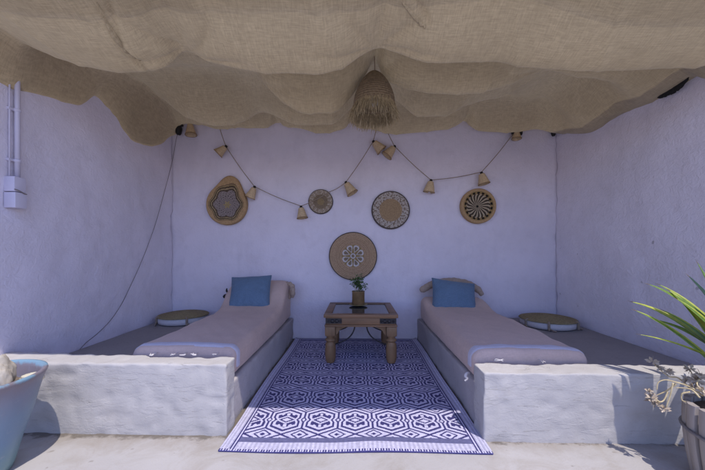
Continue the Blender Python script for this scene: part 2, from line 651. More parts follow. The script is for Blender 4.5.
def crease(x, y):
    s = 0
    for pl in CREASE:
        for (a, b), (c, d) in zip(pl, pl[1:]):
            dx, dy = c - a, d - b
            t = max(0, min(1, ((x - a) * dx + (y - b) * dy) / (dx * dx + dy * dy)))
            q = (x - a - dx * t) ** 2 + (y - b - dy * t) ** 2
            s = max(s, math.exp(-q / .00016))
    return s


def canopy_column(x):
    f = pchip([r[0] for r in rows], [r[1](x) for r in rows])
    return f


NX, NY = 300, 230
bm = bmesh.new()
G = []
x_lo, x_hi = XL - .012, XR + .012
NEX = 40
for i in range(NX + 1 + NEX):
    x = x_lo + (x_hi - x_lo) * i / NX
    f = canopy_column(min(x, x_hi))
    yf = y_front(x)
    wl0 = 1 - sst(x_lo + .012, x_lo + .15, x)
    wr_ = sst(x_hi - .36, x_hi - .02, x)
    col = []
    for j in range(NY + 1):
        y = yf + (YB + .012 - yf) * j / NY
        z = f(y)
        wl = wl0 * sst(1.40, 1.52, y)
        z = z * (1 - wl) + zl(y) * wl
        z = z * (1 - wr_) + zr(y) * wr_
        z += .006 * N((x * 3.5, y * 6, 0), 1, 3) + .0035 * N((x * 9, y * 9, 0), 1, 9)
        # radiating gathers towards the pinned points
        for (px, py) in ((.10, 1.62), (-.87, 1.62), (.12, 2.12), (-.66, 2.1), (1.25, 2.12)):
            dx, dy = x - px, y - py
            rr = math.hypot(dx, dy)
            if rr < .7:
                an = math.atan2(dy, dx) + .15 * N((x * 3, y * 3, 0), 1, px * 7)
                z += .021 * (.5 - abs(math.sin(an * 4.5 + px * 3)) ** .8) * math.exp(-((rr - .20) / .17) ** 2)
        z += .016 * crease(x, y)
        # slack diagonal folds
        fo = x * 2.2 + y * 1.6 + .5 * N((x * 1.3, y * 1.3, 0), 1, 21)
        z -= .011 * (1 - abs(math.sin(fo * 3.1))) ** 4 * sst(1.5, 1.8, y)
        fo = x * 3.0 - y * 1.5 + .5 * N((x * 1.2, y * 1.2, 0), 1, 33)
        z -= .009 * (1 - abs(math.sin(fo * 2.3))) ** 5 * sst(1.05, 1.3, y)
        col.append(bm.verts.new((x, y, z)))
    G.append(col)
for i in range(NX + NEX):
    for j in range(NY):
        if i >= NX and G[i][j + 1].co.y > 1.456: continue
        bm.faces.new((G[i][j], G[i + 1][j], G[i + 1][j + 1], G[i][j + 1]))
ZC = [[v.co.z for v in col] for col in G]
for v in [v for v in bm.verts if not v.link_faces]: bm.verts.remove(v)



def can_z(x, y):
    i = min(NX, max(0, int(round((x - x_lo) / (x_hi - x_lo) * NX))))
    j = min(NY, max(0, int(round((y - y_front(x)) / (YB + .012 - y_front(x)) * NY))))
    return ZC[i][j]


canopy = empty('burlap_canopy', (0, 2.0, 2.1), 'sagging tan burlap canopy pinned in swags above the two beds', 'canopy')
obj('burlap_sheet', bm, M['burlap'], canopy)
bm = bmesh.new()
k = 120
gg = []
for i in range(k + 1):
    x = XL + .02 + (XR - XL - .04) * i / k
    gg.append([bm.verts.new((x, y, can_z(x, y) + .022 + .006 * N((x * 4, y * 5, 0), 1, 2))) for y in [y_front(x) + .004 + (1.36 + .05 * sst(.5, 1.6, x) + .02 * N((x * 2, 0, 0), 1) - y_front(x)) * q / 14 for q in range(15)]])
for i in range(k):
    for j in range(14):
        bm.faces.new((gg[i][j], gg[i + 1][j], gg[i + 1][j + 1], gg[i][j + 1]))
obj('hem', bm, M['burlap'], canopy)  # unseen second layer, added above the sheet to darken its front strip


def seam(px):
    bm = bmesh.new()
    pts = []
    for (u, v) in px:
        z = 1.9
        for _ in range(12):
            p = at(u, v, Z=z)
            z = z * .5 + .5 * can_z(p.x, p.y)
        p = at(u, v, Z=z)
        pts.append(Vector((p.x, p.y, can_z(p.x, p.y))))
    P = crom(pts, 10)
    A = []
    for i, p in enumerate(P):
        d = (P[min(i + 1, len(P) - 1)] - P[max(i - 1, 0)])
        sd = Vector((d.y, -d.x, 0)).normalized()
        e = .4 + .6 * math.sin(PI * i / (len(P) - 1))
        zz = can_z(p.x, p.y)
        A.append([bm.verts.new((q.x, q.y, zz + dz)) for q, dz in ((p + sd * .013 * e, .004), (p + sd * .004 * e, -.009 * e), (p - sd * .003 * e, -.010 * e), (p - sd * .006 * e, .003))])
    for a, b in zip(A, A[1:]):
        for k_ in range(3):
            bm.faces.new((a[k_], b[k_], b[k_ + 1], a[k_ + 1]))
    return obj('seam', bm, M['burlap'], canopy)


seam([(97, 2), (104, 18), (115, 36), (128, 52), (141, 60)])
seam([(402, 2), (410, 12), (419, 21), (426, 27)])


def net_strip(pts, wd):
    bm = bmesh.new()
    P = crom(pts, 10)
    A = []
    for i, p in enumerate(P):
        t = i / (len(P) - 1)
        ww = wd * math.sin(PI * min(1, max(.02, t))) ** .7
        q = [p + Vector((N(p, 60, 1) * .006, N(p, 80, 2) * .01, .03)), p + Vector((-.012, 0, -.3 * ww)), p + Vector((-.004, N(p, 90, 4) * .012, -ww * (1 + .5 * N(p, 70, 5))))]
        A.append([bm.verts.new(v) for v in q])
    for a, b in zip(A, A[1:]):
        for k_ in range(2):
            bm.faces.new((a[k_], b[k_], b[k_ + 1], a[k_ + 1]))
    return obj('shade_net', bm, M['net'], canopy)


net_strip([at(u, v, X=XR - .015) for u, v in ((648, 97), (662, 94), (674, 89), (683, 83), (691, 77))], .03)
net_strip([at(u, v, X=XR - .015) for u, v in ((604, 117), (612, 113), (619, 110), (625, 108))], .016)
net_strip([at(u, v, Y=YB - .03) for u, v in ((172, 121), (180, 120), (190, 120), (195, 122))], .03)

# ------------------------------------------------------------------ pendant lamp
LX, LY = .115, 2.10
lamp = empty('pendant_lamp', (LX, LY, 2.10), 'straw pendant lamp with a shaggy fringe hanging from the canopy', 'lamp')
bm = bmesh.new()
prof = []
for i in range(97):
    t = i / 96
    r = .018 + .112 * math.sin(t * PI / 2 * .97) ** .95
    prof.append((r + .0085 * abs(math.sin(t * 17 * PI)) ** .7, 2.095 - .222 * t ** 1.25))
inner = [(r - .012, z) for r, z in reversed(prof[::6])]
lathe(bm, prof + inner, (LX, LY, 0), 56, wob=.05, cap=False)
obj('shade', bm, M['straw_dk'], lamp)
bm = bmesh.new()
for i in range(680):
    a = random.uniform(0, 2 * PI)
    z0 = 1.874 + random.uniform(-.012, .022)
    r0 = .126 + .006
    ln = random.uniform(.075, .125)
    fl = random.uniform(.0, .05)
    da = random.uniform(-.12, .12)
    pts = []
    for k_ in range(4):
        t = k_ / 3
        rr = r0 + fl * t ** 1.4 + random.uniform(-.004, .004)
        aa = a + da * t
        pts.append(Vector((LX + rr * math.cos(aa), LY + rr * math.sin(aa), z0 - ln * t)))
    tube(bm, pts, [.0021, .0019, .0016, .0008], 3, False)
obj('fringe', bm, M['straw'], lamp)
bm = bmesh.new()
tube(bm, crom([(LX, LY, can_z(LX, LY) + .02), (LX + .004, LY, 2.13), (LX, LY, 2.06)], 6), .0032, 6)
obj('cord', bm, M['rope'], lamp)
bm = bmesh.new()
lathe(bm, [(.004, 1.862), (.016, 1.866), (.025, 1.878), (.028, 1.893), (.024, 1.912), (.014, 1.935), (.013, 1.96)], (LX, LY - .01, 0), 20)
obj('bulb', bm, M['bulb'], lamp)
bm = bmesh.new()
lathe(bm, [(.015, 1.955), (.017, 1.96), (.017, 2.03), (.006, 2.06)], (LX, LY - .01, 0), 16)
obj('lamp_holder', bm, M['black'], lamp)

# ------------------------------------------------------------------ beds
def mattress_mesh(x0, x1, y0, y1, top, zb, seed, out):
    bm = bmesh.new()
    nS, nY = 72, 110
    rings = []
    for j in range(nY + 1):
        t = j / nY
        y = y0 + (y1 - y0) * t
        e = min(y - y0, y1 - y)
        rad = .042
        sh = 0 if e >= rad else rad - math.sqrt(max(0, rad * rad - (rad - e) ** 2))
        zt = top(y) - sh
        zb_ = zb + sh * .35
        a, b = x0 + sh * .5, x1 - sh * .5
        if y > 2.72:      # the cover draws in over the raised head
            kk = sst(2.72, 3.05, y)
            a += .012 * kk; b -= .012 * kk
        hw, hh = (b - a) / 2, (zt - zb_) / 2
        cx, cz = (a + b) / 2, (zt + zb_) / 2
        r = min(.045, hh * .9)
        ring = []
        per = []
        for k_ in range(nS):
            th = 2 * PI * k_ / nS
            # rounded rectangle by arc parameter
            per.append(th)
        pts = []
        m = nS // 8
        def side(p, q, cnt):
            return [(p[0] + (q[0] - p[0]) * i / cnt, p[1] + (q[1] - p[1]) * i / cnt) for i in range(cnt)]
        def arc(c0, a0, cnt):
            return [(c0[0] + r * math.cos(a0 + PI / 2 * i / cnt), c0[1] + r * math.sin(a0 + PI / 2 * i / cnt)) for i in range(cnt)]
        pts += side((hw, -hh + r), (hw, hh - r), 5) + arc((hw - r, hh - r), 0, 6) + side((hw - r, hh), (-hw + r, hh), 26) + arc((-hw + r, hh - r), PI / 2, 6)
        pts += side((-hw, hh - r), (-hw, -hh + r), 5) + arc((-hw + r, -hh + r), PI, 4) + side((-hw + r, -hh), (hw - r, -hh), 8) + arc((hw - r, -hh + r), 1.5 * PI, 4)
        for (px, pz) in pts:
            p = Vector((cx + px, y, cz + pz))
            up = 1.0 if pz > 0 else .4
            wv = .0065 * N((p.x * 5, p.y * 3.2, p.z * 5), 1, seed) + .005 * N((p.x * 14 + p.y * 9, p.y * 5, p.z * 10), 1, seed + 2)
            crown = .012 * (1 - (px / hw) ** 2) * (1 if pz > hh - .002 else 0)
            p += Vector((wv * .8 * (1 if px > 0 else -1), 0, wv * up + crown))
            if px * out > hw * .9:       # the cover spreads on the platform on its wall side
                p.x += out * .040 * sst(.55, 1.0, .5 - pz / (2 * hh)) * (1 - sst(2.5, 2.8, y))
            ring.append(bm.verts.new(p))
        rings.append(ring)
    nn = len(rings[0])
    for A, B in zip(rings, rings[1:]):
        for k_ in range(nn):
            bm.faces.new((A[k_], A[(k_ + 1) % nn], B[(k_ + 1) % nn], B[k_]))
    bm.faces.new(rings[0])
    bm.faces.new(rings[-1])
    return bm


def stripe_mesh(args, ya, yb):
    """flat band of the cover that lies on the mattress just behind its front edge"""
    src = mattress_mesh(*args)
    src.verts.ensure_lookup_table()
    nn = len(src.verts) // 111
    st = [[src.verts[j * nn + k_].co.copy() for k_ in range(nn)] for j in range(111)]
    src.free()
    y0, y1 = args[2], args[3]
    bm = bmesh.new()
    rows_ = []
    for y in [ya + (yb - ya) * q / 5 for q in range(6)]:
        f = (y - y0) / (y1 - y0) * 110
        j, t = int(f), f - int(f)
        cen = sum(st[j], Vector()) / nn
        row_ = []
        for k_ in range(0, 48):
            p = st[j][k_].lerp(st[j + 1][k_], t)
            d = p - cen
            d = Vector((d.x * .25, 0, d.z)).normalized()
            row_.append(bm.verts.new(p + d * (.003 if .01 < (y - ya) / (yb - ya) < .99 else -.002) + Vector((0, .008 * N(p, 6, 3), 0))))
        rows_.append(row_)
    for A, B in zip(rows_, rows_[1:]):
        for k_ in range(47):
            bm.faces.new((A[k_], A[k_ + 1], B[k_ + 1], B[k_]))
    return bm


def wob_tie(bm, pts, r, seed):
    P = crom(pts, 8)
    tube(bm, P, [r * (1 + .5 * N(p, 45, seed)) * (.55 + .45 * math.sin(PI * min(.92, .12 + .8 * i / len(P)))) for i, p in enumerate(P)], 10)


# left bed: the cover is drawn up over a bolster
topL = pchip([1.6, 2.60, 2.74, 2.90, 3.00, 3.07, 3.13], [.375, .378, .405, .525, .590, .603, .57])
bedL = empty('day_bed', (-.93, 2.4, .22), 'taupe day bed with a tall raised head end and pale stripe, on the left platform', 'day bed', 'taupe day beds')
obj('mattress', mattress_mesh(-1.225, -.655, 1.665, 3.155, topL, .222, 1, -1), M['bed'], bedL)
obj('stripe', stripe_mesh((-1.225, -.655, 1.665, 3.155, topL, .222, 1, -1), 1.690, 1.752), M['piping'], bedL)
bm = bmesh.new()
wob_tie(bm, [(-.665, 3.05, .44), (-.64, 3.04, .50), (-.625, 3.03, .545), (-.645, 3.03, .575), (-.685, 3.04, .585)], .026, 1)
wob_tie(bm, [(-.645, 3.03, .56), (-.62, 3.02, .53), (-.618, 3.01, .49), (-.625, 3.02, .45)], .02, 3)
obj('bolster_tie', bm, M['bolster'], bedL)
bm = bmesh.new()
wob_tie(bm, [(-1.235, 3.05, .46), (-1.27, 3.03, .465), (-1.30, 3.02, .45)], .02, 5)
wob_tie(bm, [(-1.25, 3.04, .47), (-1.27, 3.03, .51), (-1.265, 3.02, .535)], .008, 6)
obj('bolster_tie', bm, M['black'], bedL)


def tassels(parent, spots):
    """loose white thread ends of the cover lying on the parapet"""
    for (u, v, s_) in spots:
        x = at(u, v, Y=1.63).x
        zt = .341 if x < 0 else .319
        P = [Vector((x, 1.675, zt + .012)), Vector((x, 1.645, zt + .014))]
        q = Vector((x, 1.625, zt + .010))
        for k_ in range(5):
            P.append(q + Vector((random.uniform(-.018, .018), random.uniform(-.014, .004), random.uniform(0, .014))) * s_)
        bm = bmesh.new()
        tube(bm, crom(P, 5), .0019 * s_ ** .5, 5)
        obj('tassel', bm, M['canvas'], parent)


tassels(bedL, [(153, 355, 1), (174, 355.3, .9), (183, 355.6, 1), (194, 355.6, 1), (215, 357, .7)])

topR = pchip([1.6, 2.66, 2.80, 2.90, 2.99, 3.05, 3.12], [.372, .374, .392, .425, .448, .448, .42])
bedR = empty('day_bed', (.88, 2.4, .22), 'taupe day bed with low head end and cord bolster, on the right platform', 'day bed', 'taupe day beds')
obj('mattress', mattress_mesh(.612, 1.215, 1.662, 3.10, topR, .222, 11, 1), M['bed'], bedR)
obj('stripe', stripe_mesh((.612, 1.215, 1.662, 3.10, topR, .222, 11, 1), 1.688, 1.755), M['piping'], bedR)
bm = bmesh.new()
P = crom([(.615, 3.06, .515), (.66, 3.07, .535), (.74, 3.08, .575), (.90, 3.09, .60), (1.06, 3.09, .585), (1.17, 3.08, .53), (1.215, 3.06, .47)], 12)
tube(bm, P, [(.016 + .022 * math.sin(PI * i / (len(P) - 1)) ** .5) * (1 + .25 * N(p, 30, 2)) for i, p in enumerate(P)], 12)
obj('cord_bolster', bm, M['bolster'], bedR)
tassels(bedR, [(499, 360.5, 1.5), (542, 361, .7)])
bm = bmesh.new()
for k_ in range(1):
    p = at(469, 373, X=.605)
    wob_tie(bm, [p, p + Vector((-.014, -.012, .004)), p + Vector((-.024, -.014, -.012)), p + Vector((-.016, -.02, -.022)), p + Vector((-.03, -.02, -.035))], .007, 2)
obj('corner_tie', bm, M['canvas'], bedR)


def pillow(name_label, corners, th, seed):
    """corners: TL, TR, BR, BL in world space"""
    TL, TR, BR, BL = [Vector(c) for c in corners]
    nrm = (TR - TL).cross(BL - TL).normalized()
    n_ = 40
    bm = bmesh.new()
    cen = (TL + TR + BR + BL) / 4
    sides = {}
    for s in (1, -1):
        for i in range(n_ + 1):
            for j in range(n_ + 1):
                u, v = -1 + 2 * i / n_, -1 + 2 * j / n_
                edge = max(abs(u), abs(v)) > .9999
                if s < 0 and edge:
                    sides[(s, i, j)] = sides[(1, i, j)]
                    continue
                uu = u * (1 - .055 * (1 - v * v))
                vv = v * (1 - .055 * (1 - u * u))
                a, b = (uu + 1) / 2, (vv + 1) / 2
                p = (TL * (1 - a) + TR * a) * (1 - b) + (BL * (1 - a) + BR * a) * b
                h = th * ((1 - abs(u) ** 2.6) * (1 - abs(v) ** 2.6)) ** .55
                h *= 1 + .10 * N((u * 1.6, v * 1.6, s), 1, seed)
                wr = .006 * N((u * 3, v * 3, 0), 1, seed + 4) + .005 * math.sin(11 * (u + v) + seed) * abs(u * v) ** 1.5
                # gathers running in from the seam
                wr += .0045 * math.sin(u * 17 + 2 * N((u * 2, v, 0), 1, seed)) * max(0, v) ** 3 * (1 - abs(v) ** 12) + .004 * math.sin(v * 15 + seed) * abs(u) ** 3 * (1 - abs(u) ** 12)
                p = p + nrm * (s * h + wr)
                sides[(s, i, j)] = bm.verts.new(p)
        for i in range(n_):
            for j in range(n_):
                bm.faces.new([sides[(s, a, b)] for a, b in ((i, j), (i + 1, j), (i + 1, j + 1), (i, j + 1))])
    ro = empty('pillow', tuple((BL + BR) / 2), name_label, 'pillow', 'square blue pillows')
    obj('cover', bm, M['blue'], ro)
    # sewn welt round the rim
    bm = bmesh.new()
    loop = []
    for k_ in range(4 * 12 + 1):
        q = k_ / 12
        e = int(q) % 4
        f = q - int(q)
        u, v = [(-1 + 2 * f, -1), (1, -1 + 2 * f), (1 - 2 * f, 1), (-1, 1 - 2 * f)][e]
        uu = u * (1 - .055 * (1 - v * v)); vv = v * (1 - .055 * (1 - u * u))
        a, b = (uu + 1) / 2, (vv + 1) / 2
        p = (TL * (1 - a) + TR * a) * (1 - b) + (BL * (1 - a) + BR * a) * b
        loop.append(p)
    tube(bm, loop, .0035, 6, False)
    obj('seam', bm, M['blue'], ro)


pillow('square blue pillow standing upright against the tall head of the left bed',
       (at(232, 277.5, Y=2.95), at(271.5, 275.4, Y=2.95), at(269.5, 308.5, Y=2.745), at(228, 309.5, Y=2.745)), .075, 1)
pillow('square blue pillow leaning askew on the right bed before the cord bolster',
       (at(432, 278, Y=2.99), at(474.5, 284, Y=2.97), at(477, 313, Y=2.80), at(432, 311, Y=2.82)), .075, 6)

# ------------------------------------------------------------------ floor poufs
def pouf(cx, cy, rad, label, ties):
    ro = empty('floor_pouf', (cx, cy, .227), label, 'pouf', 'round seagrass floor poufs')
    bm = bmesh.new()
    lathe(bm, [(rad * .90, .229), (rad * .985, .236), (rad, .258), (rad * .985, .288), (rad * .93, .294)], (cx, cy, 0), 56, wob=.02)
    obj('canvas_band', bm, M['canvas'], ro)
    bm = bmesh.new()
    pr = []
    for i in range(61):
        t = i / 60
        r = rad * 1.03 * (1 - t)
        pr.append((max(.002, r), .293 + .026 * (1 - (1 - t) ** 2.4) + .004 * abs(math.sin(t * 15 * PI))))
    lathe(bm, [(rad * .9, .290), (rad * 1.03, .290)] + pr, (cx, cy, 0), 56, wob=.02)
    obj('woven_top', bm, M['seagrass'], ro)
    for a in ties:
        a = R(a)
        d = Vector((math.cos(a), math.sin(a), 0))
        tn = Vector((-d.y, d.x, 0))
        c0 = Vector((cx, cy, 0))
        bm = bmesh.new()
        tube(bm, crom([c0 + d * rad * .95 + Vector((0, 0, .300)), c0 + d * rad * 1.05 + Vector((0, 0, .288)), c0 + d * rad * 1.04 + Vector((0, 0, .25)), c0 + d * rad * 1.07 + Vector((0, 0, .234))], 5), .009, 8)
        tube(bm, crom([c0 + d * rad * 1.04 + Vector((0, 0, .25)), c0 + d * rad * 1.10 + tn * .03 + Vector((0, 0, .237)), c0 + d * rad * 1.12 + tn * .055 + Vector((0, 0, .234))], 5), .006, 6)
        obj('rope_tie', bm, M['rope'], ro)


pouf(-1.652, 2.955, .215, 'round seagrass pouf half hidden by the left bed, below the loose cable', (-140, -55))
pouf(1.715, 2.86, .222, 'round seagrass pouf with rope ties in the corner right of the right bed', (-165, -118, -48))

# ------------------------------------------------------------------ rug
RX0, RX1, RY0, RY1 = -.624, .598, 1.392, 3.188
NAVY, PALE = (.046, .042, .148), (.54, .515, .68)
MID = (.27, .265, .42)


def rug_col(x, y):
    X, Y = x - RX0, y - RY0
    W, L = RX1 - RX0, RY1 - RY0
    e = min(X, W - X)
    f, b = Y, L - Y
    if f < .014:
        return NAVY if int(x / .006) % 2 else PALE
    if b < .010: return NAVY
    if e < .058:
        if e < .044:
            k = int(e / .0075)
            return PALE if k % 2 == 0 else sc3(PALE, .72)
        return NAVY if e < .052 else PALE
    if e < .066: return NAVY
    if f < .066:
        return PALE if int(x / .0105) % 2 else sc3(PALE, .78)
    if f < .104: return (.125, .125, .24)
    if b < .058: return MID
    if b < .075: return NAVY
    tw, tl = .181, .2555
    a = abs(((X - W / 2) / tw + .5) % 1 - .5) * 2
    b = abs(((y - 1.651) / tl + .5) % 1 - .5) * 2
    # lozenge where four medallions meet
    dc = (1 - a) / .60 + (1 - b) / .36
    if dc < .26: return NAVY
    if dc < .62: return PALE
    # medallion: upright sides, pointed ends, pinched at the waist
    h = max((a + .13 * max(0, .16 - b) / .16) / .965, (b + .40 * a) / .97)
    if dc < .84: return NAVY
    if h > 1.075: return PALE
    if h > .975: return NAVY
    if h > .845: return PALE
    if h > .715: return NAVY
    # centre lozenge
    d0 = a / .66 + b / .31
    if d0 < .42: return PALE
    if d0 < .70: return NAVY
    if d0 < 1.0: return PALE
    if h > .575: return PALE
    # curling hook in each quarter
    d1 = abs(a - .33) / .13 + abs(b - .42) / .11
    if d1 < 1.0: return PALE
    if a < .09 and .33 < b < .50: return PALE
    if .42 < a and abs(b - .50) < .045: return PALE
    return NAVY


def rug_z(x, y):
    z = .006 + .0022 * (1 + N((x * 3, y * 3, 0), 1, 5))
    z += .006 * math.exp(-((x - .06) / .13) ** 2 - ((y - 1.44) / .07) ** 2)
    z += .004 * math.exp(-((x + .25) / .10) ** 2 - ((y - 1.43) / .05) ** 2)
    # edge curls up a little along the platforms and back wall
    z += .010 * sst(RX1 - .03, RX1, x) * sst(1.6, 1.9, y) + .008 * (1 - sst(RX0, RX0 + .03, x)) * sst(1.6, 1.9, y)
    return z


bm = bmesh.new()
cl = bm.loops.layers.color.new('Col')
nx, ny = 350, 520
gv = [[None] * (ny + 1) for _ in range(nx + 1)]
for i in range(nx + 1):
    for j in range(ny + 1):
        x = RX0 + (RX1 - RX0) * i / nx
        y = RY0 + (RY1 - RY0) * j / ny
        yy = y + (.006 * math.sin(x * 7 + .4) + .012 * x) * (1 - sst(RY0, RY0 + .4, y))
        xx = x + .004 * math.sin(y * 5)
        gv[i][j] = bm.verts.new((xx, yy, rug_z(x, y)))


def lin2srgb(c):
    return tuple(12.92 * v if v <= .0031308 else 1.055 * v ** (1 / 2.4) - .055 for v in c)


def paint(face, cl, c):
    c = lin2srgb(c)
    for lp in face.loops:
        lp[cl] = (c[0], c[1], c[2], 1)


for i in range(nx):
    for j in range(ny):
        f = bm.faces.new((gv[i][j], gv[i + 1][j], gv[i + 1][j + 1], gv[i][j + 1]))
        paint(f, cl, rug_col(RX0 + (RX1 - RX0) * (i + .5) / nx, RY0 + (RY1 - RY0) * (j + .5) / ny))
ex = [e for e in bm.edges if len(e.link_faces) == 1]
r_ = bmesh.ops.extrude_edge_only(bm, edges=ex)
for v in [g_ for g_ in r_['geom'] if isinstance(g_, bmesh.types.BMVert)]:
    v.co.z = .002
for f in bm.faces:
    if abs(f.normal.z) < .5 or len(f.verts) == 4 and any(v.co.z <= .0021 for v in f.verts):
        paint(f, cl, NAVY)
tag(obj('rug', bm, M['rug'], origin=(-.01, 2.29, 0)), 'navy and white patterned woven rug lying between the two platforms', 'rug')

# ------------------------------------------------------------------ table
TX, TY0, TW, TD, TH = .030, 2.455, .586, .60, .40
table = empty('side_table', (TX, TY0 + TD / 2, 0), 'low carved wooden table with dark glass top and iron corner straps', 'table')
x0, x1, y0, y1 = TX - TW / 2, TX + TW / 2, TY0, TY0 + TD
RZ = .012
bm = bmesh.new()
fr = .062
box(bm, (x0, y0, TH - .026), (x1, y0 + fr, TH), .006)
box(bm, (x0, y1 - fr, TH - .026), (x1, y1, TH), .006)
box(bm, (x0, y0 + fr + .001, TH - .0262), (x0 + fr, y1 - fr - .001, TH - .0002), .005)
box(bm, (x1 - fr, y0 + fr + .001, TH - .0262), (x1, y1 - fr - .001, TH - .0002), .005)
sharp(obj('top_frame', bm, M['woodx'], table))
bm = bmesh.new()
box(bm, (x0 + fr + .001, y0 + fr + .001, TH - .014), (x1 - fr - .001, y1 - fr - .001, TH - .008))
obj('glass_top', bm, M['glass'], table, False)
bm = bmesh.new()
ins = .018
AZ0, AZ1 = TH - .082, TH - .0265
for (a, b) in (((x0 + ins, y0 + ins, AZ0), (x1 - ins, y0 + ins + .03, AZ1)), ((x0 + ins, y1 - ins - .03, AZ0), (x1 - ins, y1 - ins, AZ1)),
               ((x0 + ins + .001, y0 + ins + .031, AZ0 + .0005), (x0 + ins + .03, y1 - ins - .031, AZ1 - .0003)), ((x1 - ins - .03, y0 + ins + .031, AZ0 + .0005), (x1 - ins - .001, y1 - ins - .031, AZ1 - .0003))):
    box(bm, a, b, .003)
sharp(obj('apron', bm, M['woodx'], table))
bm = bmesh.new()
for (a, b) in (((x0 + .006, y0 + .006, AZ0 - .016), (x1 - .006, y0 + .05, AZ0 - .001)), ((x0 + .006, y1 - .05, AZ0 - .016), (x1 - .006, y1 - .006, AZ0 - .001)),
               ((x0 + .0065, y0 + .051, AZ0 - .0158), (x0 + .05, y1 - .051, AZ0 - .0012)), ((x1 - .05, y0 + .051, AZ0 - .0158), (x1 - .0065, y1 - .051, AZ0 - .0012))):
    box(bm, a, b, .005)
sharp(obj('moulding', bm, M['woodx'], table))
# straps with studs
for sx in (-1, 1):
    for sy in (-1, 1):
        cx = x0 + ins if sx < 0 else x1 - ins
        cy = y0 + ins if sy < 0 else y1 - ins
        bm = bmesh.new()
        ln = .125
        xa, xb = sorted((cx - .003 * -sx * -1 if False else cx + .004 * sx, cx - sx * ln))
        ya, yb = sorted((cy + .0035 * sy, cy - .0001 * sy))
        box(bm, (xa, ya, AZ0 + .008), (xb, yb, AZ1 - .006), .001, 1)
        ya2, yb2 = sorted((cy - .0002 * sy, cy - sy * ln))
        xa2, xb2 = sorted((cx + .004 * sx, cx + .0001 * sx))
        box(bm, (xa2, ya2, AZ0 + .008), (xb2, yb2, AZ1 - .006), .001, 1)
        st = obj('iron_strap', bm, M['iron'], table, False)
        bm = bmesh.new()
        for q in (.02, .05, .085, .113):
            Mx = Matrix.Translation((cx - sx * q, cy + sy * .003, (AZ0 + AZ1) / 2)) @ Matrix.Rotation(PI / 2 * (1 if sy < 0 else -1), 4, 'X')
            rr = .010 if q in (.02, .113) else .016
            lathe(bm, [(rr, 0), (rr * .85, .004), (rr * .45, .007), (.001, .008)], seg=14, M=Mx)
        obj('stud', bm, M['iron'], st)


def leg_mesh(cx, cy):
    bm = bmesh.new()
    t = AZ0 - .0165
    box(bm, (cx - .041, cy - .041, t - .075), (cx + .041, cy + .041, t), .008)
    lathe(bm, [(.036, t - .074), (.036, t - .082), (.029, t - .088), (.029, t - .096), (.040, t - .102), (.043, t - .110), (.040, t - .118), (.031, t - .124), (.031, t - .132),
               (.040, t - .140), (.041, t - .155), (.0435, t - .185), (.043, .055), (.038, .030), (.033, .016), (.032, RZ)], (cx, cy, 0), 28)
    return bm


for sx in (-1, 1):
    for sy in (-1, 1):
        cx = (x0 + .050) if sx < 0 else (x1 - .050)
        cy = (y0 + .052) if sy < 0 else (y1 - .052)
        sharp(obj('leg', leg_mesh(cx, cy), M['wood'], table), 50)
# carved corner brackets, front and back
for yy in (y0 + .045, y1 - .075):
    for sx in (-1, 1):
        bm = bmesh.new()
        cx = (x0 + .0925) if sx < 0 else (x1 - .0925)
        t = AZ0 - .0165
        prof2 = [(0, 0), (0, -.070), (.012, -.066), (.020, -.055), (.026, -.040), (.040, -.028), (.060, -.018), (.085, -.008), (.095, 0)]
        va = [bm.verts.new((cx - sx * px, yy, t + pz)) for px, pz in prof2]
        vb = [bm.verts.new((cx - sx * px, yy + .03, t + pz)) for px, pz in prof2]
        bm.faces.new(va); bm.faces.new(list(reversed(vb)))
        for k_ in range(len(va)):
            k2 = (k_ + 1) % len(va)
            bm.faces.new((va[k_], vb[k_], vb[k2], va[k2]))
        obj('bracket', bm, M['wood'], table, False)
# bowed iron braces from the apron centre to the legs
for yy in (y0 + .075, y1 - .085):
    for sx in (-1, 1):
        bm = bmesh.new()
        cx = (x0 + .075) if sx < 0 else (x1 - .075)
        m_ = TX + sx * .045
        tube(bm, crom([(m_, yy, AZ0 - .012), (m_ + sx * .012, yy, .255), (m_ + sx * .045, yy, .205), (m_ + sx * .10, yy, .170), (cx - sx * .02, yy, .150), (cx + sx * .01, yy, .143)], 8), .0055, 8)
        obj('iron_brace', bm, M['iron'], table)

# jar plant on the table
PX, PY = .012, 2.90
jar = empty('potted_herb', (PX, PY, TH), 'small leafy herb in a brown jar on a saucer on the table', 'potted plant')
bm = bmesh.new()
lathe(bm, [(.052, TH + .0005), (.078, TH + .004), (.086, TH + .010), (.084, TH + .012), (.06, TH + .008), (.05, TH + .0075)], (PX, PY, 0), 36)
obj('saucer', bm, M['saucer'], jar)
bm = bmesh.new()
zb = TH + .0085
lathe(bm, [(.054, zb), (.058, zb + .004), (.058, zb + .112), (.060, zb + .116), (.060, zb + .121), (.054, zb + .121), (.053, zb + .10), (.05, zb + .098)], (PX, PY, 0), 36)
obj('pot', bm, M['clay'], jar)
bm = bmesh.new()
stems, tips = bmesh.new(), []
for k_ in range(16):
    a = random.uniform(0, 2 * PI)
    r = random.uniform(.01, .095)
    b0 = Vector((PX + random.uniform(-.03, .03), PY + random.uniform(-.03, .03), zb + .095))
    tp = Vector((PX + r * math.cos(a) * 1.05, PY + r * math.sin(a), zb + .175 + random.uniform(0, .085) * (1.1 - r * 3)))
    tp.x += .012
    P = crom([b0, b0.lerp(tp, .55) + Vector((0, 0, .015)), tp], 5)
    tube(stems, P, .0018, 5)
    tips.append((b0, tp))
obj('stems', stems, M['stem'], jar)
